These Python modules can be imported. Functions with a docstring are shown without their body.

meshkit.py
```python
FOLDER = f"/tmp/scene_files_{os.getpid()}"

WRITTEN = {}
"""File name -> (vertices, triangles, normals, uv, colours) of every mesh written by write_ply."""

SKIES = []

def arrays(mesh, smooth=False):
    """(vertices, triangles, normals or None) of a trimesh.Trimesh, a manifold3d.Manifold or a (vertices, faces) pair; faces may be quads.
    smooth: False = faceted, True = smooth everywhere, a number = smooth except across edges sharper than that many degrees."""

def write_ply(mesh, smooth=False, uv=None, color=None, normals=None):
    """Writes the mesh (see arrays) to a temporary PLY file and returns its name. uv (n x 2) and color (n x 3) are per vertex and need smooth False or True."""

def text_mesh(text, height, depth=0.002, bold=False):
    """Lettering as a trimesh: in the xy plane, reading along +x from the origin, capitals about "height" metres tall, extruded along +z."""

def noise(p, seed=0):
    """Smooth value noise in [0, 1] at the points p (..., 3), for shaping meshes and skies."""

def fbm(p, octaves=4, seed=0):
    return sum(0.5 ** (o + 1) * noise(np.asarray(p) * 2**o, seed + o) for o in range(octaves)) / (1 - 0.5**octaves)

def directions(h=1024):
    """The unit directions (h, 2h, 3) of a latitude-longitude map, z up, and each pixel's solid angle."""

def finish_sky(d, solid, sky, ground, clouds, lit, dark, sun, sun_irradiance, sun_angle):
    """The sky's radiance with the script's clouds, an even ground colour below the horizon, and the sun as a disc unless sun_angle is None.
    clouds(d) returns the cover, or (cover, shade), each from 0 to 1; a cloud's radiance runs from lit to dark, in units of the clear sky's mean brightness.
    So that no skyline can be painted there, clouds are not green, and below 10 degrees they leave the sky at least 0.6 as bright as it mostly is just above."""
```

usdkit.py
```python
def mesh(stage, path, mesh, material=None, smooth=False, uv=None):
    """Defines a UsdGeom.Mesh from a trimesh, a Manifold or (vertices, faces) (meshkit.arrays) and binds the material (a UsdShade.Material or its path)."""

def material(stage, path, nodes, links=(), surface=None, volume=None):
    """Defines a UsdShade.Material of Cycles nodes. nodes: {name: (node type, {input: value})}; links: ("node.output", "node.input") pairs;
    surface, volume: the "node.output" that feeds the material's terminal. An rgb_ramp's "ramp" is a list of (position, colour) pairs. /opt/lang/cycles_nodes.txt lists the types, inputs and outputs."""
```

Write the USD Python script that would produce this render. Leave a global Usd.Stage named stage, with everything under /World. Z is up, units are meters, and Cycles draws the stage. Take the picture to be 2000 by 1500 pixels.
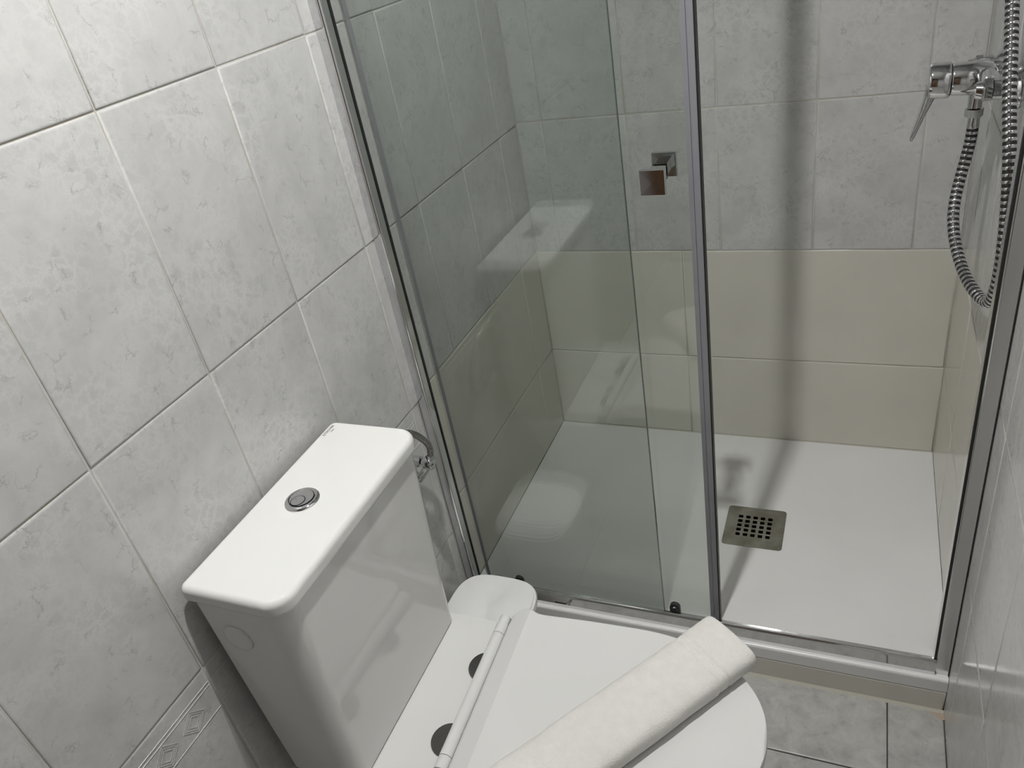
import math, random
import numpy as np, trimesh, manifold3d, usdkit, meshkit
from shapely.geometry import Polygon, box as sbox
from shapely import affinity
from pxr import Usd, UsdGeom, Gf, Sdf, UsdLux

random.seed(7)
stage = Usd.Stage.CreateInMemory()
UsdGeom.SetStageUpAxis(stage, UsdGeom.Tokens.z)
UsdGeom.SetStageMetersPerUnit(stage, 1.0)
UsdGeom.Xform.Define(stage, '/World')

# ------------------------------------------------------------------ camera, light, exposure
F_PX = 1534.2
CAM_POS = (0.760, 0.259, 1.391)
CAM_X = (0.91703, 0.36237, -0.16655)
CAM_Y = (-0.06105, 0.54024, 0.83929)
CAM_Z = (0.39411, -0.75949, 0.51754)
cam = UsdGeom.Camera.Define(stage, '/World/camera')
cam.CreateHorizontalApertureAttr(36.0)
cam.CreateVerticalApertureAttr(27.0)
cam.CreateFocalLengthAttr(36.0 * F_PX / 2000)
cam.CreateClippingRangeAttr(Gf.Vec2f(0.02, 100))
cam.AddTransformOp().Set(Gf.Matrix4d(*CAM_X, 0, *CAM_Y, 0, *CAM_Z, 0, *CAM_POS, 1))
cam.CreateExposureAttr(0.0)
LAMP = (0.468, 0.83, 2.126)         # the recessed ceiling spot that lights the room
LAMP_STRENGTH = 5700.0
LAMP_COLOR = (1.0, 0.990, 0.968)

# ------------------------------------------------------------------ main measures (metres)
W = 0.956          # left wall x=0, right wall x=W
YB = 2.0           # back wall of the shower
YF = -0.55         # wall behind the camera
H = 2.146          # ceiling
ZT = 0.086         # shower tray level
YR = 1.322         # front of the shower curb

# ------------------------------------------------------------------ materials
def mat(name, nodes, links=(), surface='p.BSDF'):
    return usdkit.material(stage, '/World/Looks/' + name, nodes, links, surface=surface)

def plain(name, color, rough, metallic=0.0, spec=0.5, **kw):
    return mat(name, {'p': ('principled_bsdf', dict(base_color=color, roughness=rough, metallic=metallic, specular_ior_level=spec, **kw))})

def stone(name, lo, hi, vein, crack, rough, scale=1.0, bump=0.03, crack_amt=0.8, vein_amt=0.6, spec=0.5):
    """cloudy marble print: clouds, pale vein net, short dark hair cracks; shifted from tile to tile"""
    n = {
        'geo': ('geometry', {}), 'inf': ('object_info', {}),
        'sh': ('vector_math', {'math_type': 'scale', 'vector1': (13.1, 7.7, 17.3)}),
        'add': ('vector_math', {'math_type': 'add'}),
        'cl': ('noise_texture', {'scale': 16 * scale, 'detail': 5.0, 'roughness': 0.6, 'distortion': 0.6}),
        'clr': ('rgb_ramp', {'ramp': [(0.32, lo), (0.68, hi)]}),
        'wn': ('noise_texture', {'scale': 30 * scale, 'detail': 6.0, 'roughness': 0.72}),
        'ws': ('vector_math', {'math_type': 'scale', 'scale': 0.055 / scale}),
        'wa': ('vector_math', {'math_type': 'add'}),
        'vn': ('voronoi_texture', {'feature': 'distance_to_edge', 'scale': 54 * scale, 'randomness': 1.0}),
        'vr': ('rgb_ramp', {'ramp': [(0.0, (1, 1, 1)), (0.07, (0.5, 0.5, 0.5)), (0.24, (0, 0, 0)), (1.0, (0, 0, 0))]}),
        'vk': ('noise_texture', {'scale': 11 * scale, 'detail': 2.0}),
        'vkr': ('rgb_ramp', {'ramp': [(0.0, (0.1, 0.1, 0.1)), (0.38, (0.1, 0.1, 0.1)), (0.62, (1, 1, 1)), (1.0, (1, 1, 1))]}),
        'vq': ('math', {'math_type': 'multiply'}),
        'vm': ('math', {'math_type': 'multiply', 'value2': vein_amt}),
        'mv': ('mix', {'mix_type': 'mix', 'color2': vein}),
        'cr': ('voronoi_texture', {'feature': 'distance_to_edge', 'scale': 27 * scale, 'randomness': 1.0}),
        'crr': ('rgb_ramp', {'ramp': [(0.0, (1, 1, 1)), (0.012, (0.9, 0.9, 0.9)), (0.036, (0, 0, 0)), (1.0, (0, 0, 0))]}),
        'cm': ('noise_texture', {'scale': 38 * scale, 'detail': 2.0}),
        'cmr': ('rgb_ramp', {'ramp': [(0.0, (0, 0, 0)), (0.52, (0, 0, 0)), (0.64, (1, 1, 1)), (1.0, (1, 1, 1))]}),
        'c2': ('math', {'math_type': 'multiply'}),
        'c3': ('math', {'math_type': 'multiply', 'value2': crack_amt}),
        'mc': ('mix', {'mix_type': 'mix', 'color2': crack}),
        'bn': ('noise_texture', {'scale': 60.0, 'detail': 3.0}),
        'bp': ('bump', {'strength': bump, 'distance': 0.01}),
        'p': ('principled_bsdf', {'roughness': rough, 'specular_ior_level': spec}),
    }
    l = [('inf.random', 'sh.scale'), ('geo.position', 'add.vector1'), ('sh.vector', 'add.vector2')]
    l += [('add.vector', k + '.vector') for k in ('cl', 'wn', 'vk', 'cm', 'bn')]
    l += [('wn.color', 'ws.vector1'), ('add.vector', 'wa.vector1'), ('ws.vector', 'wa.vector2'), ('wa.vector', 'vn.vector'), ('wa.vector', 'cr.vector')]
    l += [('cl.fac', 'clr.fac'), ('vn.distance', 'vr.fac'), ('vk.fac', 'vkr.fac'), ('vr.color', 'vq.value1'), ('vkr.color', 'vq.value2'), ('vq.value', 'vm.value1'), ('vm.value', 'mv.fac'), ('clr.color', 'mv.color1'),
          ('cr.distance', 'crr.fac'), ('cm.fac', 'cmr.fac'), ('crr.color', 'c2.value1'), ('cmr.color', 'c2.value2'), ('c2.value', 'c3.value1'),
          ('c3.value', 'mc.fac'), ('mv.color', 'mc.color1'), ('mc.color', 'p.base_color'),
          ('bn.fac', 'bp.height'), ('bp.normal', 'p.normal')]
    return mat(name, n, l)

M = {}
M['wall_tile'] = stone('wall_tile', (0.455, 0.455, 0.45), (0.535, 0.535, 0.527), (0.585, 0.585, 0.577), (0.30, 0.30, 0.31), 0.16, crack_amt=0.6, vein_amt=0.75)
M['floor_tile'] = stone('floor_tile', (0.32, 0.318, 0.30), (0.47, 0.468, 0.445), (0.52, 0.515, 0.49), (0.22, 0.22, 0.21), 0.32, scale=1.6, bump=0.12, crack_amt=0.5, vein_amt=0.3)
M['beige_tile'] = mat('beige_tile', {
    'geo': ('geometry', {}), 'n': ('noise_texture', {'scale': 7.0, 'detail': 3.0}),
    'r': ('rgb_ramp', {'ramp': [(0.3, (0.585, 0.565, 0.505)), (0.7, (0.62, 0.60, 0.54))]}),
    'p': ('principled_bsdf', {'roughness': 0.14})},
    [('geo.position', 'n.vector'), ('n.fac', 'r.fac'), ('r.color', 'p.base_color')])
def grout(name, a, b):
    return mat(name, {'geo': ('geometry', {}), 'n': ('noise_texture', {'scale': 9.0, 'detail': 3.0}),
        'r': ('rgb_ramp', {'ramp': [(0.42, a), (0.62, b)]}), 'p': ('principled_bsdf', {'roughness': 0.85})},
        [('geo.position', 'n.vector'), ('n.fac', 'r.fac'), ('r.color', 'p.base_color')])
M['grout'] = grout('grout', (0.50, 0.49, 0.46), (0.42, 0.395, 0.34))
M['floor_grout'] = grout('floor_grout', (0.05, 0.048, 0.045), (0.09, 0.08, 0.07))
M['chrome'] = plain('chrome', (0.72, 0.72, 0.73), 0.07, metallic=1.0)
M['satin'] = mat('satin', {
    'geo': ('geometry', {}), 'mp': ('mapping', {'scale': (1, 1, 0.03)}), 'n': ('noise_texture', {'scale': 60.0, 'detail': 2.0}),
    'r': ('rgb_ramp', {'ramp': [(0.3, (0.16, 0.16, 0.16)), (0.7, (0.24, 0.24, 0.24))]}),
    'p': ('principled_bsdf', {'base_color': (0.62, 0.62, 0.61), 'metallic': 1.0})},
    [('geo.position', 'mp.vector'), ('mp.vector', 'n.vector'), ('n.fac', 'r.fac'), ('r.color', 'p.roughness')])
M['brushed'] = plain('brushed', (0.70, 0.70, 0.70), 0.17, metallic=1.0)
M['drain'] = mat('drain', {
    'geo': ('geometry', {}), 'n': ('noise_texture', {'scale': 28.0, 'detail': 3.0}),
    'r': ('rgb_ramp', {'ramp': [(0.35, (0.25, 0.24, 0.20)), (0.65, (0.36, 0.35, 0.31))]}),
    'p': ('principled_bsdf', {'metallic': 1.0, 'roughness': 0.36})},
    [('geo.position', 'n.vector'), ('n.fac', 'r.fac'), ('r.color', 'p.base_color')])
M['black'] = plain('black', (0.012, 0.012, 0.012), 0.45)
M['dark_plastic'] = plain('dark_plastic', (0.035, 0.036, 0.034), 0.35)
M['dark_hole'] = plain('dark_hole', (0.004, 0.004, 0.004), 0.8)
M['seal'] = plain('seal', (0.24, 0.24, 0.265), 0.25, alpha=0.75)
M['ceramic'] = mat('ceramic', {
    'geo': ('geometry', {}), 'n': ('noise_texture', {'scale': 9.0, 'detail': 1.0}), 'b': ('bump', {'strength': 0.05, 'distance': 0.02}),
    'p': ('principled_bsdf', {'base_color': (0.70, 0.70, 0.685), 'roughness': 0.05})},
    [('geo.position', 'n.vector'), ('n.fac', 'b.height'), ('b.normal', 'p.normal')])
M['seat_plastic'] = plain('seat_plastic', (0.70, 0.70, 0.69), 0.2)
M['bin_plastic'] = plain('bin_plastic', (0.76, 0.76, 0.755), 0.18)
M['hinge_dark'] = plain('hinge_dark', (0.20, 0.20, 0.195), 0.22, metallic=1.0)
M['tray'] = mat('tray', {
    'geo': ('geometry', {}), 'n': ('noise_texture', {'scale': 5.0, 'detail': 3.0}),
    'r': ('rgb_ramp', {'ramp': [(0.3, (0.70, 0.695, 0.69)), (0.7, (0.74, 0.735, 0.73))]}),
    'p': ('principled_bsdf', {'roughness': 0.3})},
    [('geo.position', 'n.vector'), ('n.fac', 'r.fac'), ('r.color', 'p.base_color')])
M['towel'] = mat('towel', {
    'geo': ('geometry', {}), 'n': ('noise_texture', {'scale': 420.0, 'detail': 2.0}), 'n2': ('noise_texture', {'scale': 60.0, 'detail': 3.0}),
    'r': ('rgb_ramp', {'ramp': [(0.3, (0.72, 0.70, 0.67)), (0.7, (0.76, 0.742, 0.712))]}),
    'b': ('bump', {'strength': 0.35, 'distance': 0.004}),
    'p': ('principled_bsdf', {'roughness': 0.95, 'sheen_weight': 0.3, 'specular_ior_level': 0.1})},
    [('geo.position', 'n.vector'), ('geo.position', 'n2.vector'), ('n2.fac', 'r.fac'), ('r.color', 'p.base_color'), ('n.fac', 'b.height'), ('b.normal', 'p.normal')])
GT = (0.958, 0.973, 0.962)
M['glass'] = mat('glass', {
    'lw': ('layer_weight', {'blend': 0.5}), 'pw': ('math', {'math_type': 'power', 'value2': 5.0}),
    'ma': ('math', {'math_type': 'multiply_add', 'value2': 0.9, 'value3': 0.045}),
    't': ('transparent_bsdf', {'color': GT}), 'g': ('glossy_bsdf', {'color': (1, 1, 1), 'roughness': 0.0}),
    'x': ('mix_closure', {})},
    [('lw.facing', 'pw.value1'), ('pw.value', 'ma.value1'), ('ma.value', 'x.fac'), ('t.BSDF', 'x.closure1'), ('g.BSDF', 'x.closure2')], surface='x.closure')
M['glass_edge'] = plain('glass_edge', (0.10, 0.13, 0.12), 0.15)
M['ink'] = plain('ink', (0.05, 0.05, 0.05), 0.4)
M['braid'] = mat('braid', {
    'geo': ('geometry', {}), 'n': ('voronoi_texture', {'scale': 420.0}),
    'r': ('rgb_ramp', {'ramp': [(0.1, (0.09, 0.085, 0.08)), (0.8, (0.42, 0.41, 0.40))]}),
    'p': ('principled_bsdf', {'metallic': 0.9, 'roughness': 0.3})},
    [('geo.position', 'n.vector'), ('n.distance', 'r.fac'), ('r.color', 'p.base_color')])
M['ceiling'] = plain('ceiling', (0.74, 0.74, 0.73), 0.9)
M['plaster'] = plain('plaster', (0.60, 0.59, 0.57), 0.8)
M['wood'] = mat('wood', {
    'geo': ('geometry', {}), 'mp': ('mapping', {'scale': (9, 9, 0.7)}), 'n': ('noise_texture', {'scale': 3.0, 'detail': 5.0, 'distortion': 1.0}),
    'r': ('rgb_ramp', {'ramp': [(0.3, (0.075, 0.040, 0.020)), (0.7, (0.15, 0.085, 0.042))]}),
    'p': ('principled_bsdf', {'roughness': 0.35})},
    [('geo.position', 'mp.vector'), ('mp.vector', 'n.vector'), ('n.fac', 'r.fac'), ('r.color', 'p.base_color')])
M['lamp'] = mat('lamp', {'e': ('emission', {'color': LAMP_COLOR, 'strength': LAMP_STRENGTH})}, surface='e.emission')
M['white_paint'] = plain('white_paint', (0.75, 0.75, 0.74), 0.4)
M['bead'] = plain('bead', (0.46, 0.44, 0.38), 0.5)
M['rust'] = plain('rust', (0.40, 0.33, 0.26), 0.7)

# ------------------------------------------------------------------ prims
_used = {}
def path(name, parent=None):
    base = (parent.GetPath().pathString if parent else '/World') + '/' + name
    k = _used.get(base, -1) + 1
    _used[base] = k
    return base if k == 0 else '%s_%03d' % (base, k)

def keys(prim, label=None, cat=None, group=None, kind=None):
    for k, v in (('label', label), ('category', cat), ('group', group), ('kind', kind)):
        if v: prim.SetCustomDataByKey(k, v)
    return prim

def thing(name, label, cat, loc=(0, 0, 0), rz=0.0, group=None):
    x = UsdGeom.Xform.Define(stage, path(name))
    x.AddTranslateOp().Set(Gf.Vec3d(*loc))
    if rz: x.AddRotateZOp().Set(rz)
    return keys(x.GetPrim(), label, cat, group)

def setting(name, label=None):
    x = UsdGeom.Xform.Define(stage, path(name))
    return keys(x.GetPrim(), label, None, None, 'structure')

def obj(name, mesh, m, parent=None, smooth=False, label=None, kind=None):
    p = usdkit.mesh(stage, path(name, parent), mesh, M[m], smooth=smooth).GetPrim()
    return keys(p, label, None, None, kind)

# ------------------------------------------------------------------ mesh tools
def cat(ms): return trimesh.util.concatenate(ms)

def loft(secs, caps=(True, True)):
    """sections (k, n, 3), each closed; caps are fans about the centroid"""
    secs = [np.asarray(s, float) for s in secs]
    n = len(secs[0]); v = np.vstack(secs); f = []
    for k in range(len(secs) - 1):
        a, b = k * n + np.arange(n), (k + 1) * n + np.arange(n)
        a2, b2 = np.roll(a, -1), np.roll(b, -1)
        f += [np.stack([a, a2, b2], 1), np.stack([a, b2, b], 1)]
    extra = []
    if caps[0]:
        c = len(v) + len(extra); extra.append(secs[0].mean(0)); i = np.arange(n)
        f.append(np.stack([np.roll(i, -1), i, np.full(n, c)], 1))
    if caps[1]:
        c = len(v) + len(extra); extra.append(secs[-1].mean(0)); i = (len(secs) - 1) * n + np.arange(n)
        f.append(np.stack([i, np.roll(i, -1), np.full(n, c)], 1))
    if extra: v = np.vstack([v, extra])
    return trimesh.Trimesh(v, np.vstack(f), process=False)

def rrect(x0, x1, y0, y1, r, seg=6):
    """rounded rectangle, ccw; r: one radius or four (x0y0, x1y0, x1y1, x0y1)"""
    r = [r] * 4 if np.ndim(r) == 0 else list(r)
    out = []
    for (cx, cy, sx, sy, a0), q in zip(((x0, y0, 1, 1, 180), (x1, y0, -1, 1, 270), (x1, y1, -1, -1, 0), (x0, y1, 1, -1, 90)), r):
        q = max(q, 1e-5)
        for t in np.linspace(0, 90, seg + 1):
            a = math.radians(a0 + t)
            out.append((cx + sx * q + q * math.cos(a), cy + sy * q + q * math.sin(a)))
    return np.array(out)

def at_z(p2, z): return np.column_stack([p2, np.full(len(p2), z)])

def rbox(x0, x1, y0, y1, z0, z1, r=0.002, rc=None, seg=3):
    """box with rounded vertical corners (rc) and rounded top and bottom edges (r)"""
    rc = r if rc is None else rc
    s = []
    for z, ins in [(z0 + r * (1 - math.cos(a)), r * (1 - math.sin(a))) for a in np.linspace(0, math.pi / 2, seg + 1)] + \
                  [(z1 - r * (1 - math.sin(a)), r * (1 - math.cos(a))) for a in np.linspace(0, math.pi / 2, seg + 1)]:
        s.append(at_z(rrect(x0 + ins, x1 - ins, y0 + ins, y1 - ins, max(rc - ins, 1e-4), seg), z))
    return loft(s)

def bx(x0, x1, y0, y1, z0, z1):
    m = trimesh.creation.box((x1 - x0, y1 - y0, z1 - z0)); m.apply_translation(((x0 + x1) / 2, (y0 + y1) / 2, (z0 + z1) / 2)); return m

def spline(pts, n):
    from scipy.interpolate import CubicSpline
    pts = np.asarray(pts, float)
    t = np.concatenate([[0], np.cumsum(np.linalg.norm(np.diff(pts, axis=0), axis=1))])
    return CubicSpline(t, pts)(np.linspace(0, t[-1], n))

def frames(p):
    t = np.gradient(p, axis=0); t /= np.linalg.norm(t, axis=1, keepdims=True)
    u = np.cross(t[0], (0.3, 0.9, 0.2)); u /= np.linalg.norm(u); us = [u]
    for k in range(1, len(p)):
        u = us[-1] - t[k] * np.dot(us[-1], t[k]); us.append(u / np.linalg.norm(u))
    us = np.array(us); return t, us, np.cross(t, us)

def tube(p, r, n=14, caps=(True, True)):
    p = np.asarray(p, float); r = np.full(len(p), r) if np.ndim(r) == 0 else np.asarray(r)
    t, u, w = frames(p); a = np.linspace(0, 2 * math.pi, n, endpoint=False)
    return loft([p[k] + r[k] * (np.cos(a)[:, None] * u[k] + np.sin(a)[:, None] * w[k]) for k in range(len(p))], caps)

def lathe(prof, n=28, axis=(0, 0, 1), at=(0, 0, 0)):
    """profile of (radius, height); axis is where height points"""
    a = np.linspace(0, 2 * math.pi, n, endpoint=False)
    m = loft([np.column_stack([max(r, 1e-5) * np.cos(a), max(r, 1e-5) * np.sin(a), np.full(n, h)]) for r, h in prof])
    T = trimesh.geometry.align_vectors((0, 0, 1), axis); T[:3, 3] = at
    m.apply_transform(T); return m

def extr(poly, axis, lo, hi):
    """extrude 2-D outline along a world axis: 'x' outline is (y, z), 'z' outline is (x, y)"""
    p = np.asarray(poly, float)
    if axis == 'x': return loft([np.column_stack([np.full(len(p), q), p]) for q in (lo, hi)])
    return loft([at_z(p, q) for q in (lo, hi)])

def tile_mesh(u0, u1, v0, v1, place, jog=0.0):
    """one glazed tile in a plane: pillowed edge; place(u, v, d) gives the point d proud of the wall plane"""
    g = 0.0012
    s = []
    for ins, d in ((0, -0.006), (0, -0.0017), (0.0008, -0.0008), (0.0020, -0.0002), (0.0036, 0.0)):
        i = g + ins
        s.append([place(u, v, d + jog) for u, v in ((u0 + i, v0 + i), (u1 - i, v0 + i), (u1 - i, v1 - i), (u0 + i, v1 - i))])
    m = loft(s)
    if m.volume < 0: m.invert()
    return m

rj = random.Random(3)
def lay(parent, ucuts, vcuts, place, m, skip=None):
    for a, b in zip(ucuts[:-1], ucuts[1:]):
        for c, d in zip(vcuts[:-1], vcuts[1:]):
            if skip and skip(a, b, c, d): continue
            mesh = tile_mesh(a, b, c, d, place, rj.uniform(-0.0003, 0.0003))
            mesh = (np.array(mesh.vertices), np.array(mesh.faces))
            obj('tile', mesh, m, parent, smooth=32)

def cuts(lo, hi, start, step, extra=()):
    k0 = math.ceil((lo - start) / step + 0.06)
    out = [lo]; x = start + k0 * step
    while x < hi - 0.012: out.append(x); x += step
    return out + [hi]

# ================================================================== SETTING
TW, TH = 0.2, 1 / 3
# --- left wall
wl = setting('wall_left', 'glossy pale grey marble-look tiled wall on the left, behind the toilet')
obj('grout_bed', bx(-0.08, -0.0018, YF, YB, 0, H), 'grout', wl)
pl = lambda u, v, d: (d, u, v)
upper = [0.6083, 0.9416, 1.275, 1.6083, 1.9416, H]
lay(wl, cuts(YF, YB, 0.696, TW), upper[1:], pl, 'wall_tile')
lay(wl, cuts(YF, 1.296, 0.696, TW) + [YR + 0.012], upper[:2], pl, 'wall_tile')
lay(wl, [YR + 0.012, 1.496, 1.696, 1.896, YB], [0.6215, upper[1]], pl, 'wall_tile')
lay(wl, cuts(YF, 1.296, 0.696, TW) + [YR], [0.0, 0.275, 0.6083], pl, 'wall_tile')
lay(wl, [YR + 0.012, 1.89, YB], [ZT, 0.328, 0.6215], pl, 'beige_tile')
# relief border pressed into the row below: two ridges, stepped diamonds between them
def ridge_y(z, h, y0, y1, d):
    return loft([[(-.001, y, z), (-.001, y, z + h), (d, y, z + h * .62), (d, y, z + h * .38)] for y in (y0, y1)])
def border(parent, ys, flip):
    for a, b in zip(ys[:-1], ys[1:]):
        obj('relief_ridge', cat([ridge_y(0.5835, 0.0026, a + .003, b - .003, 0.0006), ridge_y(0.5775, 0.0022, a + .003, b - .003, 0.0005), ridge_y(0.5330, 0.0026, a + .003, b - .003, 0.0006)]), 'wall_tile', parent)
        c = a + 0.054
        while c < b - 0.02:
            ring = []
            for h, w in ((0.0200, 0.0205), (0.0158, 0.0162), (0.0110, 0.0113)):
                t = 0.0013
                outer = np.array([(c - w, .557), (c, .557 - h), (c + w, .557), (c, .557 + h)])
                inner = np.array([(c - w + t * 1.4, .557), (c, .557 - h + t * 1.4), (c + w - t * 1.4, .557), (c, .557 + h - t * 1.4)])
                for i in range(4):
                    j = (i + 1) % 4
                    ring.append(loft([np.column_stack([np.full(4, x), np.array([outer[i], outer[j], inner[j], inner[i]])]) for x in (-0.001, 0.00055)]))
            obj('relief_diamond', cat(ring), 'wall_tile', parent)
            c += 0.05
border(wl, [0.296, 0.496, 0.696, 0.896, 1.096, 1.296], False)
# --- back wall
wb = setting('wall_back', 'back wall of the shower, grey tiles above two rows of beige tiles')
obj('grout_bed', bx(-0.08, W + 0.08, YB + 0.0018, YB + 0.08, 0, H), 'grout', wb)
pb = lambda u, v, d: (u, YB - d, v)
rows = [0.6205, 0.948, 1.2813, 1.6147, 1.948, H]
lay(wb, [0, 0.065, 0.265, 0.465, 0.665, 0.865, W], rows, pb, 'wall_tile')
lay(wb, [0, 0.373, W], [ZT, 0.328, 0.6205], pb, 'beige_tile')
# --- right wall
wr = setting('wall_right', 'glossy tiled wall on the right edge, seen at a grazing angle')
obj('grout_bed', bx(W + 0.0018, W + 0.08, YF, YB, 0, H), 'grout', wr)
pr = lambda u, v, d: (W - d, u, v)
lay(wr, [YR + 0.012, 1.46, 1.66, 1.86, YB], rows, pr, 'wall_tile')
lay(wr, [YR + 0.012, 1.74, YB], [ZT, 0.328, 0.6205], pr, 'beige_tile')
lay(wr, cuts(YF, YR + 0.012, 1.06, TW), [0, 0.342, 0.6753, 1.0087, 1.342, 1.6753, 2.0087, H], pr, 'wall_tile')
# --- wall behind the camera with a brown door
wf = setting('wall_front', 'plain wall behind the camera')
obj('plaster', cat([bx(-0.08, 0.0, YF - 0.1, YF, 0, H), bx(0.78, W + 0.08, YF - 0.1, YF, 0, H), bx(0.0, 0.78, YF - 0.1, YF, 2.03, H)]), 'plaster', wf)
d1 = setting('door_1', 'brown wooden door behind the camera')
obj('door_leaf', rbox(0.0355, 0.7445, YF - 0.055, YF - 0.015, 0.006, 1.995, 0.003), 'wood', d1, smooth=30)
obj('door_frame', cat([bx(0.0005, 0.035, YF - 0.09, YF + 0.012, 0, 2.03), bx(0.745, 0.78, YF - 0.09, YF + 0.012, 0, 2.03), bx(0.035, 0.745, YF - 0.09, YF + 0.012, 1.995, 2.03)]), 'wood', d1)
obj('door_handle', cat([lathe([(0, 0), (.024, 0), (.024, .006), (.010, .010), (.009, .05), (0, .052)], 20, (0, 1, 0), (0.67, YF - 0.015, 1.02)), tube([(0.67, YF + 0.03, 1.02), (0.61, YF + 0.032, 1.02), (0.55, YF + 0.03, 1.02)], 0.009)]), 'chrome', d1, smooth=40)
# --- floor, ceiling
fl = setting('floor', 'grey stone-look tiled floor in front of the shower')
obj('grout_bed', bx(-0.08, W + 0.08, YF, YB + 0.08, -0.08, -0.0022), 'floor_grout', fl)
pf = lambda u, v, d: (u, v, d)
lay(fl, [0, 0.196, 0.529, 0.862, W], [YF, -0.166, 0.167, 0.5003, 0.8337, 1.167, YR], pf, 'floor_tile')
obj('sealant_bead', extr([(YR - 0.005, 0.0), (YR, 0.0), (YR, 0.0045), (YR - 0.001, 0.0035), (YR - 0.0035, 0.0012)], 'x', 0.0, W), 'bead', fl)
st = np.random.RandomState(5)
bl = Polygon([(W - .030 + .006 * st.rand(), YR - .005), (W - .001, YR - .005), (W - .001, YR - .018), (W - .008, YR - .016), (W - .019, YR - .009)]).buffer(-.002).buffer(.004)
obj('rust_stain', trimesh.creation.extrude_polygon(bl, 0.0004, engine='earcut'), 'rust', fl)
ce = setting('ceiling', 'plain white ceiling above the bathroom')
lamp_hole = Polygon(rrect(-0.08, W + 0.08, YF, YB + 0.08, 0.001)).difference(Polygon([(LAMP[0] + .04 * math.cos(a), LAMP[1] + .04 * math.sin(a)) for a in np.linspace(0, 2 * math.pi, 32, endpoint=False)]))
cm_ = trimesh.creation.extrude_polygon(lamp_hole, 0.08, engine='earcut'); cm_.apply_translation((0, 0, H))
obj('plasterboard', cm_, 'ceiling', ce)
# --- curb front
tr = setting('trim_1', 'beige tile front of the shower curb under the white tray edge')
obj('curb_core', bx(0, W, YR + 0.007, YR + 0.05, 0, 0.053), 'grout', tr)
obj('tile', tile_mesh(0, W, 0.0, 0.0545, lambda u, v, d: (u, YR - d, v)), 'beige_tile', tr, smooth=32)

# ================================================================== CEILING SPOT
sp = thing('ceiling_spotlight', 'round recessed ceiling spotlight with three small lenses above the toilet', 'spotlight', (LAMP[0], LAMP[1], H))
zl = LAMP[2] - H
obj('trim_ring', lathe([(.036, .03), (.036, .002), (.033, -.001), (.0345, -.004), (.043, -.005), (.048, -.002), (.048, 0), (.040, .0005), (.039, .03)], 36), 'white_paint', sp, smooth=30)
obj('lamp_body', lathe([(0, .032), (.035, .032), (.035, .026), (0, .026)], 32), 'dark_plastic', sp, smooth=30)
for k in range(3):
    a = math.radians(20 + 120 * k)
    obj('lens', lathe([(0, .026), (.0098, .026), (.0098, .012), (.0088, .0105), (0, .0100)], 20, at=(.0185 * math.cos(a), .0185 * math.sin(a), 0)), 'lamp', sp, smooth=30)

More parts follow.
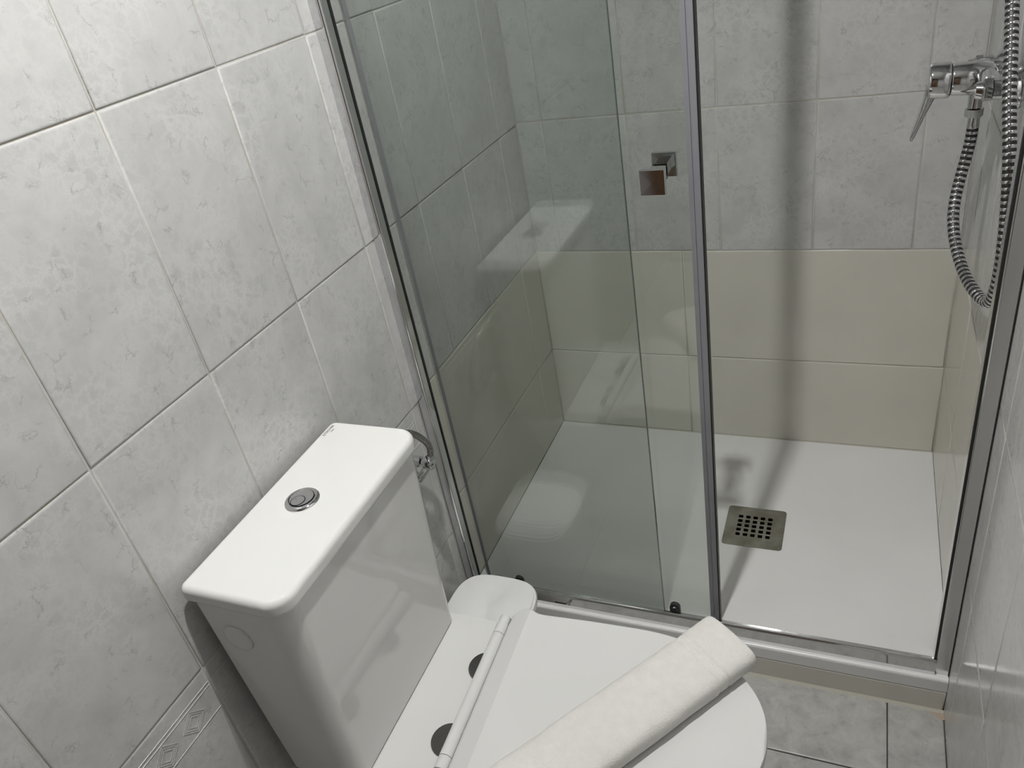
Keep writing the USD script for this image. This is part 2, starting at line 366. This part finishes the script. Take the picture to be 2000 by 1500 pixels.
# ================================================================== SHOWER TRAY
t = thing('shower_tray', 'white shower tray with shallow slopes meeting in creases at the drain', 'shower tray')
DX, DY = 0.578, 1.666
xs, ys = np.linspace(0, W, 121), np.linspace(1.372, YB, 91)
X, Y = np.meshgrid(xs, ys)
k_ = 0.035
sides = np.stack([(DX - X) / DX, (X - DX) / (W - DX), (DY - Y) / (DY - 1.372), (Y - DY) / (YB - DY)])
tt = k_ * np.log(np.exp(sides / k_).sum(0))
tt = np.clip(tt, 0, 1.0)
Z = ZT - 0.0135 * (1 - tt)
v = np.column_stack([X.ravel(), Y.ravel(), Z.ravel()]); nx, ny = len(xs), len(ys)
i = np.arange(nx * ny).reshape(ny, nx)
q = np.stack([i[:-1, :-1], i[:-1, 1:], i[1:, 1:], i[1:, :-1]], -1).reshape(-1, 4)
q = q[~((np.abs(v[q].mean(1)[:, 0] - DX) < 0.045) & (np.abs(v[q].mean(1)[:, 1] - DY) < 0.045))]
obj('basin', (v, q), 'tray', t, smooth=True)
rim = [(YR, 0.0552), (YR, 0.080)] + [(YR + .006 - .006 * math.cos(a), 0.080 + .006 * math.sin(a)) for a in np.linspace(0.2, math.pi / 2, 6)] + [(1.3725, ZT), (1.3725, 0.0552)]
obj('rim', extr(rim, 'x', 0.0005, W - 0.0005), 'tray', t, smooth=30)
obj('wall_sealant', extr([(YB - .0022, ZT - .0005), (YB, ZT - .0005), (YB, ZT + .0022)], 'x', 0, W), 'bead', t)
obj('drain_well', cat([bx(DX - .06, DX + .06, DY - .06, DY + .06, .020, .024), bx(DX - .06, DX - .056, DY - .06, DY + .06, .024, .0715), bx(DX + .056, DX + .06, DY - .06, DY + .06, .024, .0715), bx(DX - .056, DX + .056, DY - .06, DY - .056, .024, .0715), bx(DX - .056, DX + .056, DY + .056, DY + .06, .024, .0715)]), 'dark_hole', t)
# drain cover, 25 square holes
g = thing('drain_cover', 'square metal drain cover with twenty-five square holes in the shower tray', 'drain cover', (DX, DY, 0.0738))
pg = Polygon(rrect(-.0655, .0655, -.0655, .0655, .008, 6))
for a in range(5):
    for b in range(5):
        cx, cy = (a - 2) * .0165 - .001, (b - 2) * .0150 + .001
        pg = pg.difference(Polygon(rrect(cx - .0050, cx + .0050, cy - .0047, cy + .0047, .0012, 2)))
pm = trimesh.creation.extrude_polygon(pg, 0.0035, engine='earcut'); obj('plate', pm, 'drain', g, smooth=30)

# ================================================================== SHOWER SCREEN
ZTOP = 1.93
sc = thing('shower_screen', 'chrome framed shower enclosure with a fixed glass panel and bottom rail', 'shower screen')
# bottom rail (y, z)
rail = [(1.3315, .0865), (1.3312, .1150), (1.3316, .1185), (1.3328, .1210), (1.3350, .1222), (1.3372, .1216), (1.3386, .1198), (1.3390, .1165), (1.3390, .0895), (1.3555, .0895), (1.3555, .0965), (1.3595, .0965), (1.3595, .0895), (1.3694, .0895), (1.3694, .0865)]
def extr_any(outline, axis, lo, hi):
    m = trimesh.creation.extrude_polygon(Polygon(outline), hi - lo, engine='earcut')
    Vv = np.array(m.vertices)
    if axis == 'x': m.vertices = np.column_stack([Vv[:, 2] + lo, Vv[:, 0], Vv[:, 1]])
    else: m.vertices = np.column_stack([Vv[:, 0], Vv[:, 1], Vv[:, 2] + lo])
    return m
obj('bottom_rail', extr_any(rail, 'x', 0.021, 0.933), 'chrome', sc, smooth=40)
obj('drain_slot', rbox(0.203, 0.228, 1.3308, 1.3316, 0.0960, 0.0985, 0.0002), 'dark_hole', sc)
obj('top_rail', extr_any([(1.334, ZTOP), (1.334, ZTOP + .05), (1.388, ZTOP + .05), (1.388, ZTOP), (1.384, ZTOP), (1.384, ZTOP + .04), (1.338, ZTOP + .04), (1.338, ZTOP)], 'x', 0.021, 0.933), 'chrome', sc, smooth=30)
# left wall profile (x, y)
def arc(cx, cy, r, a0, a1, n=6): return [(cx + r * math.cos(math.radians(a)), cy + r * math.sin(math.radians(a))) for a in np.linspace(a0, a1, n)]
lp = [(0.0003, 1.3238), (0.0090, 1.3238)] + arc(0.0150, 1.3292, 0.0050, -95, 0, 8) + [(0.0200, 1.3474), (0.0003, 1.3474)]
obj('wall_profile', extr_any(lp, 'z', ZT + .0003, ZTOP), 'chrome', sc, smooth=40)
obj('glazing_gasket', bx(0.0202, 0.0222, 1.3456, 1.3478, ZT + .01, ZTOP), 'black', sc)
rp = [(W - .0003, 1.3350)] + arc(W - .0200, 1.3390, 0.0030, 270, 180, 6)[::1] + [(W - .0230, 1.3865), (W - .0003, 1.3870)]
obj('wall_profile', extr_any(rp, 'z', ZT + .0003, ZTOP), 'brushed', sc, smooth=40)
obj('magnet_strip', bx(W - .0262, W - .0232, 1.3395, 1.3450, ZT + .01, ZTOP), 'black', sc, label='black magnetic strip on the right wall profile')
obj('wall_gasket', bx(W - .0016, W - .0002, 1.3325, 1.3348, ZT + .001, ZTOP), 'black', sc)
fp = obj('fixed_panel', bx(0.0060, 0.4385, 1.3480, 1.3540, 0.0960, ZTOP + .03), 'glass', sc)
obj('glass_edge', bx(0.4386, 0.4394, 1.3480, 1.3540, 0.0960, ZTOP + .03), 'glass_edge', fp)
obj('panel_foot', rbox(0.437, 0.452, 1.3470, 1.3560, 0.0955, 0.1030, 0.001), 'dark_plastic', sc)

# sliding door
sd = thing('sliding_door', 'sliding glass shower door pushed half open to the left with square knob', 'shower door', (0, 0, 0))
dg = obj('glass_panel', bx(0.0290, 0.5330, 1.3704, 1.3760, 0.0885, ZTOP + .03), 'glass', sd)
obj('glass_edge', bx(0.0282, 0.0290, 1.3704, 1.3760, 0.0885, ZTOP + .03), 'glass_edge', dg)
sl = [(0.5290, 1.3682), (0.5360, 1.3678), (0.5364, 1.3694), (0.5376, 1.3694), (0.5380, 1.3662), (0.5466, 1.3656), (0.5466, 1.3804), (0.5376, 1.3796), (0.5370, 1.3776), (0.5290, 1.3780)]
es = obj('edge_seal', extr_any(sl, 'z', 0.0925, ZTOP + .03), 'seal', sd, smooth=30)
obj('magnet_strip', extr_any([(0.5467, 1.3656), (0.5490, 1.3660), (0.5490, 1.3798), (0.5467, 1.3804)], 'z', 0.0925, ZTOP + .03), 'black', es)
KX, KZ = 0.4865, 1.0215
def pad(y0, y1):
    p = rbox(-.019, .019, -.019, .019, 0, abs(y1 - y0), .0016, .0012)
    p.apply_transform(trimesh.transformations.rotation_matrix(math.pi / 2, (1, 0, 0))); p.apply_translation((KX, max(y0, y1), KZ)); return p
obj('bumper_seal', extr_any([(0.0282, 1.3682), (0.0345, 1.3682), (0.0345, 1.3698), (0.0282, 1.3698)], 'z', 0.0925, ZTOP + .03), 'seal', sd)
kn = obj('outer_knob', pad(1.3270, 1.3350), 'chrome', sd, smooth=30)
def frus(y0, y1, a, b): return loft([[(KX + s * h, y, KZ + c * h) for s, c in ((-1, -1), (1, -1), (1, 1), (-1, 1))] for y, h in ((y0, a), ((y0 + y1) / 2, (a + b) / 2 * .9), (y1, b))])
def fx(m):
    if m.volume < 0: m.invert()
    return m
obj('stem', fx(frus(1.3350, 1.3698, .0085, .0110)), 'chrome', kn)
kn2 = obj('inner_knob', pad(1.4060, 1.4140), 'chrome', sd, smooth=30)
obj('stem', fx(frus(1.3762, 1.4060, .0110, .0085)), 'chrome', kn2)
for rx in (0.108, 0.4575):
    rl = obj('roller', fx(extr_any([(rx + .0105, .0912), (rx + .0105, .1090)] + [(rx + .0105 * math.cos(a), .1090 + .0105 * math.sin(a)) for a in np.linspace(0, math.pi, 10)[1:-1]] + [(rx - .0105, .1090), (rx - .0105, .0912)], 'z', 0, .008)), 'dark_plastic', sd, smooth=30)
    pts = UsdGeom.Mesh(rl).GetPointsAttr(); P_ = np.array(pts.Get()); pts.Set([Gf.Vec3f(float(a), 1.3612 + float(c), float(b)) for a, b, c in P_])
    nn = UsdGeom.Mesh(rl).GetNormalsAttr(); N_ = np.array(nn.Get()); nn.Set([Gf.Vec3f(float(a), float(c), float(b)) for a, b, c in N_])
    UsdGeom.Mesh(rl).CreateOrientationAttr('leftHanded')
    obj('screw', lathe([(0, 0), (.0032, 0), (.0036, -.0012), (.0030, -.0020), (.0012, -.0014), (0, -.0014)], 14, (0, 1, 0), (rx, 1.3612, .1098)), 'satin', rl, smooth=40)

# ================================================================== TOILET
to = thing('toilet', 'white close-coupled toilet with lid down and dual-flush cistern against the left wall', 'toilet')
CY = 0.8905
# cistern body
tank = []
for z, x0, x1, hy, r in ((.3505, .032, .1480, .1630, .022), (.356, .030, .1500, .1650, .026), (.45, .027, .1520, .1680, .028), (.60, .023, .1585, .1720, .030), (.715, .020, .1640, .1750, .031), (.7225, .020, .1640, .1750, .031)):
    tank.append(at_z(rrect(x0, x1, CY - hy, CY + hy, (.008, r, r, .008), 8), z))
obj('cistern', loft(tank), 'ceramic', to, smooth=40)
# lid
lidm = []
for z, ins in [(.7228, .004), (.7236, .0015), (.7255, .0004), (.7280, 0), (.7370, 0)] + [(.7370 + .0095 * math.sin(a), .0085 * (1 - math.cos(a))) for a in np.linspace(0.25, math.pi / 2, 7)]:
    rr = np.maximum(np.array((.011, .032, .032, .013)) - ins, .002)
    lidm.append(at_z(rrect(.0105 + ins, .1705 - ins, CY - .1805 + ins, CY + .1800 - ins, rr, 9), z))
lid = obj('cistern_lid', loft(lidm), 'ceramic', to, smooth=40)
def flat_text(s, h, at, m, parent, name):
    tm = meshkit.text_mesh(s, h, 0.0002, bold=False)
    w = tm.bounds[1][0] - tm.bounds[0][0]
    Vv = np.array(tm.vertices); Vv[:, 0] -= tm.bounds[0][0]
    # reads along +y, top of the letters towards the wall (-x)
    tm.vertices = np.column_stack([at[0] - Vv[:, 1], at[1] + Vv[:, 0] * 1.0, at[2] + Vv[:, 2]])
    return obj(name, tm, m, parent, label='small dark printed brand lettering'), w
flat_text('STROHM', 0.0048, (.0246, 1.0290, .7465), 'ink', lid, 'lettering')
flat_text('TEKA', 0.0024, (.0300, 1.0400, .7465), 'ink', lid, 'lettering')
# flush button
BX, BY, BZ = .0805, .8880, .7465
fb = obj('flush_button', lathe([(0, 0), (.0245, 0), (.0247, .0012), (.0238, .0030), (.0215, .0043), (.0193, .0046), (.0182, .0040), (.0180, .0022), (0, .0022)], 40, at=(BX, BY, BZ)), 'chrome', to, smooth=35)
def disc_with(poly, z0, z1, ins=.0008):
    a = trimesh.creation.extrude_polygon(poly, z1 - z0, engine='earcut'); a.apply_translation((BX, BY, BZ + z0)); return a
circ = lambda cx, cy, r, n=40: Polygon([(cx + r * math.cos(a), cy + r * math.sin(a)) for a in np.linspace(0, 2 * math.pi, n, endpoint=False)])
obj('button_gap', disc_with(circ(0, 0, .0179), .0022, .0024), 'black', fb)
big = circ(0, 0, .0170)
small = circ(-.0012, -.0070, .0096)
cres = big.difference(circ(-.0012, -.0070, .0107))
cres = max(getattr(cres, 'geoms', [cres]), key=lambda q: q.area)
sm2 = small.intersection(big)
obj('full_flush_key', disc_with(cres, .0024, .0050), 'chrome', fb, smooth=30)
obj('half_flush_key', disc_with(sm2, .0024, .0054), 'chrome', fb, smooth=30)
# blanking cap on the near side of the cistern
capm = lathe([(0, 0), (.0215, 0), (.0215, .0016), (.0195, .0030), (.0150, .0036), (0, .0038)], 30, (0, -1, 0), (.068, CY - .1738, .662))
obj('side_cap', capm, 'ceramic', to, smooth=40)
obj('side_outlet_seat', bx(.055, .115, CY + .168, CY + .1725, .60, .66), 'ceramic', to)
# bowl and deck: plan outline morphs from deck to foot
def bowl_plan(x_tip, hw, hr, x0=.045, xr=.27, n=60):
    """closed outline from the rear left round the front; hr: rear half width, hw: front half width"""
    pts = []
    xc = x_tip - .205
    for a in np.linspace(-90, 90, 37):
        pts.append((xc + (x_tip - xc) * math.cos(math.radians(a)), CY + hw * math.sin(math.radians(a))))
    side = [(xr + .03, hw), (xr - .005, hr), (.16, hr), (x0 + .02, hr), (x0, hr - .02)]
    side = [(min(x, xc - .01), y) for x, y in side]
    pts += [(x, CY + y) for x, y in side] + [(x, CY - y) for x, y in reversed(side)]
    return np.array(pts)
bw = [at_z(bowl_plan(.470, .085, .095, .07, .22), 0.0), at_z(bowl_plan(.475, .088, .098, .07, .22), 0.03), at_z(bowl_plan(.490, .092, .105, .065, .23), .14), at_z(bowl_plan(.585, .128, .135, .055, .25), .25), at_z(bowl_plan(.645, .150, .160, .048, .268), .31), at_z(bowl_plan(.655, .154, .1685, .045, .27), .330), at_z(bowl_plan(.655, .154, .1705, .045, .27), .345), at_z(bowl_plan(.652, .151, .168, .048, .267), .3495), at_z(bowl_plan(.645, .145, .162, .055, .26), .3503)]
obj('bowl', loft(bw), 'ceramic', to, smooth=38)
# seat + lid, turned a little on the hinges
SR = math.radians(2.2); HX, HY = .262, .915
def turn(m):
    T = trimesh.transformations.rotation_matrix(SR, (0, 0, 1), (HX, HY, 0)); m.apply_transform(T); return m
SCY = .9075
def lid_plan(ins=0.0, hw=.1565, tip=.688, x0=.2665, hb=.1640):
    pts = []; xc = tip - .215
    for a in np.linspace(-90, 90, 41):
        c, s_ = math.cos(math.radians(a)), math.sin(math.radians(a))
        c, s_ = math.copysign(abs(c) ** .92, c), math.copysign(abs(s_) ** .92, s_)
        pts.append((xc + (tip - ins - xc) * c, SCY + (hw - ins) * s_))
    side = [(.40, hw - ins), (.345, hw - .0015 - ins), (.322, hw - .002 - ins), (.311, hw - .001 - ins), (.303, hw + .0035 - ins), (.296, hb - ins), (.284, hb + .001 - ins), (.274, hb - .003 - ins), (x0 + ins + .001, hb - .012 - ins), (x0 + ins, hb - .03)]
    pts += [(x, SCY + y) for x, y in side] + [(x, SCY - y) for x, y in reversed(side)]
    return np.array(pts)
def slab(hw_of, x0, tip, zb, zt_of, rad, xs):
    secs = []
    for x in xs:
        w_, z1 = hw_of(x), zt_of(x); q = min(rad, w_ * .5, (z1 - zb) * .48)
        o = rrect(-w_, w_, zb, z1, (q * .6, q * .6, q, q), 5)
        secs.append(np.column_stack([np.full(len(o), x), SCY + o[:, 0], o[:, 1]]))
    return fx0(loft(secs))
def fx0(m):
    if m.volume < 0: m.invert()
    return m
def outline(hw, tip, x0, hb):
    p = lid_plan(0, hw, tip, x0, hb); p = p[p[:, 1] >= SCY - 1e-6]; p = p[np.argsort(p[:, 0])]
    keep = np.concatenate([[True], np.diff(p[:, 0]) > 1e-6])
    px_, py_ = p[keep, 0], p[keep, 1] - SCY
    return lambda x: max(float(np.interp(x, px_, py_)), .004)
def slab_xs(x0, tip):
    return sorted(set(np.round(np.concatenate([[x0, x0 + .0015, x0 + .004, .270, .274, .279, .284, .289, .294, .2984, .2986, .303, .308, .314, .321, .330, .345, .37, .40, .43, .46], tip - .215 + .215 * np.sin(np.linspace(0.05, math.pi / 2 - .012, 44)), [tip - .0001]]), 5)))
def edge_drop(x, tip, x0, r):
    d = min(tip - x, x - x0); return 0 if d > r else r - math.sqrt(max(r * r - (r - d) ** 2, 0))
obj('seat', turn(slab(outline(.152, .680, .268, .160), .268, .680, .3545, lambda x: .3672 - float(np.clip((.2985 - x) / .032, 0, 1)) * .0130, .004, slab_xs(.268, .680))), 'seat_plastic', to, smooth=35)
LX0, LTIP = .2645, .688
lid_top = lambda x: .3862 - float(np.clip((.2985 - x) / .034, 0, 1)) * .0145 - edge_drop(x, LTIP, LX0, .006)
obj('seat_lid', turn(slab(outline(.1565, LTIP, LX0, .1640), LX0, LTIP, .3685, lid_top, .006, slab_xs(LX0, LTIP))), 'seat_plastic', to, smooth=14)
hb_ = lambda a, b, r: tube([(.2525, SCY + a, .3640), (.2525, SCY + (a + b) / 2, .3640), (.2525, SCY + b, .3640)], r, 20)
obj('hinge_bar', turn(hb_(-.112, .112, .0108)), 'seat_plastic', to, smooth=40)
for s_ in (-1, 1):
    obj('hinge_knuckle', turn(hb_(s_ * .1128, s_ * .1330, .0108)), 'seat_plastic', to, smooth=40)
    obj('hinge_knuckle', turn(hb_(s_ * .1336, s_ * .1500, .0100)), 'seat_plastic', to, smooth=40)
for cx, cy in ((.2455, .964), (.2435, .829)):
    obj('hinge_cap', lathe([(0, 0), (.0275, 0), (.0278, .0030), (.0268, .0042), (.0240, .0046), (0, .0046)], 36, at=(cx, cy, .3502)), 'hinge_dark', to, smooth=30, label='round dark chrome hinge cover')

# ================================================================== TOWEL
ax = np.array([.591, .807]); bxv = np.array([ax[1], -ax[0]])     # along and across
far = np.array([.5825, 1.090])                                    # far left corner, top
Ltw, Wtw, Ttw = .470, .100, .046
tw = thing('rolled_towel', 'white folded bath towel lying diagonally across the closed toilet lid', 'towel', (0, 0, 0))
def sec(sx, sc_, shrink=0.0):
    """cross-section at distance sx from the far end"""
    a = np.linspace(0, 2 * math.pi, 64, endpoint=False)
    e = .66
    cu = np.sign(np.cos(a)) * np.abs(np.cos(a)) ** e; cv = np.sign(np.sin(a)) * np.abs(np.sin(a)) ** e
    u = Wtw / 2 + (Wtw / 2 - shrink) * cu
    w = Ttw / 2 + (Ttw / 2 - shrink) * cv
    sag = .0022 * np.sin(u * 50 + 1) * (w > Ttw * .5)
    band = 0.0
    for c0, wd, am in ((.0555, .0015, -.0016), (.0720, .0013, -.0011), (.0635, .009, -.0004)):
        band += am * math.exp(-((sx - c0) / wd) ** 2)
    P2 = far[None] - ax[None] * sx + bxv[None] * u[:, None]
    nrm = np.stack([cu, cv], 1)
    P2 = P2 + bxv[None] * (band * cu)[:, None]
    pos = np.column_stack([P2, .3868 + w + band * cv + sag * 0.5])
    d = meshkit.fbm(pos * 28, 3, 5) - .5
    pos[:, 2] += d * .0022 * (w > Ttw * .25)
    pos[:, :2] += bxv[None] * (d * .003 * np.sign(cu))[:, None]
    return pos
S = [sec(.0000, 0, .0060), sec(.0005, 0, .0028), sec(.0016, 0, .0010), sec(.0040, 0, .0002)]
S += [sec(x, 0) for x in np.concatenate([np.linspace(.008, .049, 16), np.linspace(.0498, .0790, 60), np.linspace(.082, Ltw - .008, 130)])]
S += [sec(Ltw - .003, 0, .001), sec(Ltw - .001, 0, .004), sec(Ltw, 0, .010)]
tm = loft(S)
if tm.volume < 0: tm.invert()
obj('rolled_body', tm, 'towel', tw, smooth=60)
# under-fold that shows as a ledge along the near side
def sec2(sx):
    u0, u1 = .018, Wtw - .006
    o = rrect(u0, u1, 0.0, .012, .005, 4)
    P2 = far[None] - ax[None] * sx + bxv[None] * o[:, :1]
    pos = np.column_stack([P2, .3868 + o[:, 1]]); d = meshkit.fbm(pos * 40, 2, 9) - .5
    pos[:, :2] += bxv[None] * (d * .004)[:, None]; return pos
um = loft([sec2(x) for x in np.linspace(.072, Ltw - .004, 70)])
if um.volume < 0: um.invert()
obj('under_fold', um, 'towel', tw, smooth=50)

# ================================================================== BIN between toilet and shower
bi = thing('waste_bin', 'small white oval plastic bin between the toilet and the shower curb', 'bin', (.118, 1.196, 0))
def sq(hx, hy, z, e=.60, n=56):
    a = np.linspace(0, 2 * math.pi, n, endpoint=False)
    return np.column_stack([hx * np.sign(np.cos(a)) * np.abs(np.cos(a)) ** e, hy * np.sign(np.sin(a)) * np.abs(np.sin(a)) ** e, np.full(n, z)])
obj('bin_body', loft([sq(.078, .082, 0), sq(.080, .084, .004), sq(.087, .093, .175), sq(.089, .095, .181)]), 'bin_plastic', bi, smooth=40)
obj('bin_rim', loft([sq(.0880, .0940, .1812), sq(.0915, .0975, .1830), sq(.0920, .0980, .1905), sq(.0900, .0960, .1945), sq(.0870, .0930, .1955)]), 'bin_plastic', bi, smooth=35)
lidb = []
for s_ in np.linspace(1, .06, 9):
    o = sq(.0860 * s_, .0915 * s_, 0); o[:, 2] = .1955 + .0035 + .012 * (1 - s_ ** 2) - .010 * np.exp(-((o[:, 0] + .0) / .03) ** 2) * (1 - s_ ** 2) + .004 * np.cos(o[:, 1] * 40) * (1 - s_); lidb.append(o)
obj('swing_lid', loft([sq(.0860, .0915, .1950)] + lidb), 'bin_plastic', bi, smooth=50)

# ================================================================== ANGLE VALVE and cistern hose
va = thing('angle_valve', 'small chrome stop valve on the wall between cistern and shower screen', 'valve', (0, 1.205, .563))
obj('escutcheon', lathe([(0, 0), (.024, 0), (.0235, .002), (.018, .006), (.010, .009), (0, .009)], 28, (1, 0, 0)), 'chrome', va, smooth=40)
obj('valve_body', cat([lathe([(0, .006), (.0085, .006), (.0085, .040), (.0105, .042), (.0105, .056), (0, .057)], 20, (1, 0, 0)), lathe([(0, 0), (.0075, 0), (.0080, .020), (0, .021)], 18, (0, -.6, -.8), (.040, 0, 0))]), 'chrome', va, smooth=40)
obj('valve_handle', lathe([(0, .058), (.006, .058), (.0065, .064), (.0125, .066), (.0135, .072), (.0125, .079), (.008, .082), (0, .0825)], 12, (1, 0, 0)), 'chrome', va, smooth=30)
obj('outlet_nut', lathe([(0, .019), (.0115, .019), (.0115, .032), (.010, .034), (0, .034)], 6, (0, -.6, -.8), (.040, 0, 0)), 'satin', va, smooth=20)
hs = thing('supply_hose', 'braided steel water hose arching beside the cistern to the stop valve', 'hose')
hpath = [(.046, 1.064, .632), (.048, 1.110, .650), (.050, 1.165, .649), (.050, 1.205, .626), (.050, 1.236, .590), (.050, 1.250, .556), (.050, 1.243, .541)]
obj('braided_tube', tube(spline(hpath, 46), .0062, 16), 'braid', hs, smooth=40)
obj('crimp_sleeve', tube(spline([(.050, 1.244, .5425), (.049, 1.226, .5320), (.047, 1.196, .5280)], 8), .0074, 18), 'satin', hs, smooth=40)
obj('hose_tail', tube(spline([(.047, 1.197, .528), (.045, 1.190, .531), (.042, 1.187, .538)], 6), .0055, 14), 'chrome', hs, smooth=40)
obj('union_nut', lathe([(0, 0), (.0115, 0), (.0115, .014), (.0095, .016), (0, .016)], 6, (0, 1, 0), (.046, 1.0600, .6315)), 'chrome', hs, smooth=20)

# ================================================================== SHOWER MIXER
MY = 1.67
mx = thing('shower_mixer', 'chrome single-lever shower mixer on the right wall of the shower', 'mixer tap')
obj('mixer_body', lathe([(0, 0), (.0225, 0), (.0240, .003), (.0245, .018), (.0250, .030), (.0245, .044), (.0220, .054), (.0120, .060), (0, .060)], 30, (1, 0, 0), (.874, MY, 1.047)), 'chrome', mx, smooth=35)
obj('cross_bar', lathe([(0, -.062), (.013, -.062), (.0165, -.050), (.0180, 0), (.0165, .050), (.013, .062), (0, .062)], 24, (0, 1, 0), (.921, MY, 1.047)), 'chrome', mx, smooth=40)
lv = obj('lever', lathe([(0, -.030), (.0215, -.030), (.0250, -.0285), (.0268, -.024), (.0272, -.003), (.0262, 0), (0, 0)], 36, (1, 0, 0), (.8725, MY, 1.047)), 'chrome', mx, smooth=35)
p0, p1 = np.array([.8500, MY, 1.036]), np.array([.8265, MY, .958])
nrm = np.array([p1[2] - p0[2], 0, -(p1[0] - p0[0])]); nrm /= np.linalg.norm(nrm)
secs = []
for f_, w_, th in ((0, .018, .0105), (.15, .0165, .0068), (.5, .0130, .0042), (.9, .0105, .0032), (1, .0080, .0022)):
    c = p0 + (p1 - p0) * f_
    secs.append([c + np.array([0, b * w_, 0]) + nrm * a * th for a, b in ((-1, -.8), (-.4, -1), (.4, -1), (1, -.8), (1, .8), (.4, 1), (-.4, 1), (-1, .8))])
obj('lever_arm', fx(loft(secs)), 'chrome', lv, smooth=40)
obj('lever_gap', lathe([(.0225, 0), (.0235, 0), (.0235, .0018), (.0225, .0018)], 28, (1, 0, 0), (.8724, MY, 1.047)), 'black', mx)
for s_ in (-1, 1):
    yy = MY + s_ * .075
    un = obj('union_nut', cat([lathe([(0, 0), (.0150, 0), (.0158, .001), (.0158, .010), (.0150, .011), (0, .011)], 6, (1, 0, 0), (.9110, yy, 1.047)), lathe([(0, -.008), (.011, -.008), (.013, 0), (.011, .004), (0, .005)], 18, (1, 0, 0), (.909, yy, 1.047))]), 'chrome', mx, smooth=20)
    obj('escutcheon', lathe([(0, 0), (.029, 0), (.0285, .003), (.023, .012), (.015, .020), (.0145, .033), (0, .033)], 30, (-1, 0, 0), (W - .0003, yy, 1.047)), 'chrome', mx, smooth=40)
obj('hose_outlet', cat([lathe([(0, 0), (.0100, 0), (.0105, .030), (0, .030)], 20, (0, 0, 1), (.9105, MY, 1.0030)), ]), 'chrome', mx, smooth=30)

# shower hose: chrome rings with black gaps
hz = thing('shower_hose', 'chrome and black ribbed shower hose hanging in a loop below the mixer', 'shower hose')
obj('outlet_nut', lathe([(0, 0), (.0125, 0), (.0130, .001), (.0130, .012), (0, .013)], 8, (0, 0, 1), (.9110, MY, .9895)), 'satin', hz, smooth=20)
obj('hose_ferrule', lathe([(0, 0), (.0088, 0), (.0084, .016), (0, .016)], 18, (0, 0, 1), (.9118, MY, .9740)), 'chrome', hz, smooth=30)
hpts = [(.9118, 1.67, .9780), (.9110, 1.669, .950), (.9050, 1.660, .910), (.8965, 1.625, .848), (.905, 1.575, .8005), (.9240, 1.508, .7730), (.9400, 1.462, .7740), (.9440, 1.438, .808), (.9440, 1.434, .870), (.9410, 1.447, .944), (.9370, 1.462, .997), (.9320, 1.492, 1.053), (.9295, 1.528, 1.110), (.9275, 1.568, 1.166), (.922, 1.605, 1.30), (.915, 1.640, 1.50), (.905, 1.660, 1.68)]
sp_ = spline(hpts, 900)
L_ = np.concatenate([[0], np.cumsum(np.linalg.norm(np.diff(sp_, axis=0), axis=1))])
obj('hose_core', tube(sp_[::4], .0086, 14), 'black', hz, smooth=60)
pitch, rings = .0090, []
tt_, uu_, ww_ = frames(sp_)
aa = np.linspace(0, 2 * math.pi, 16, endpoint=False)
for c in np.arange(.004, L_[-1] - .002, pitch):
    ss = []
    for off, r in ((-.0025, .0080), (-.0021, .0090), (0, .0096), (.0021, .0090), (.0025, .0080)):
        k = min(len(sp_) - 1, int(np.searchsorted(L_, c + off)))
        cpt = np.array([np.interp(c + off, L_, sp_[:, j]) for j in range(3)])
        ss.append(cpt + r * (np.cos(aa)[:, None] * uu_[k] + np.sin(aa)[:, None] * ww_[k]))
    rings.append(loft(ss, (False, False)))
obj('hose_rings', cat(rings), 'chrome', hz, smooth=50, kind='stuff')
hh = thing('hand_shower', 'chrome hand shower in a wall holder above the mixer', 'hand shower')
obj('wall_holder', cat([lathe([(0, 0), (.022, 0), (.021, .006), (.012, .012), (.011, .040), (0, .041)], 24, (-1, 0, 0), (W - .0003, 1.665, 1.72)), lathe([(.0125, -.02), (.0165, -.02), (.0175, .02), (.0135, .02)], 20, (-.25, 0, 1), (.902, 1.665, 1.715))]), 'chrome', hh, smooth=40)
obj('handle', tube([(.905, 1.662, 1.68), (.895, 1.665, 1.75), (.872, 1.665, 1.85)], [.009, .0115, .012], 18), 'chrome', hh, smooth=40)
obj('spray_head', lathe([(0, 0), (.043, 0), (.045, .004), (.040, .014), (.016, .026), (0, .027)], 32, (.45, 0, .9), (.852, 1.665, 1.862)), 'chrome', hh, smooth=40)
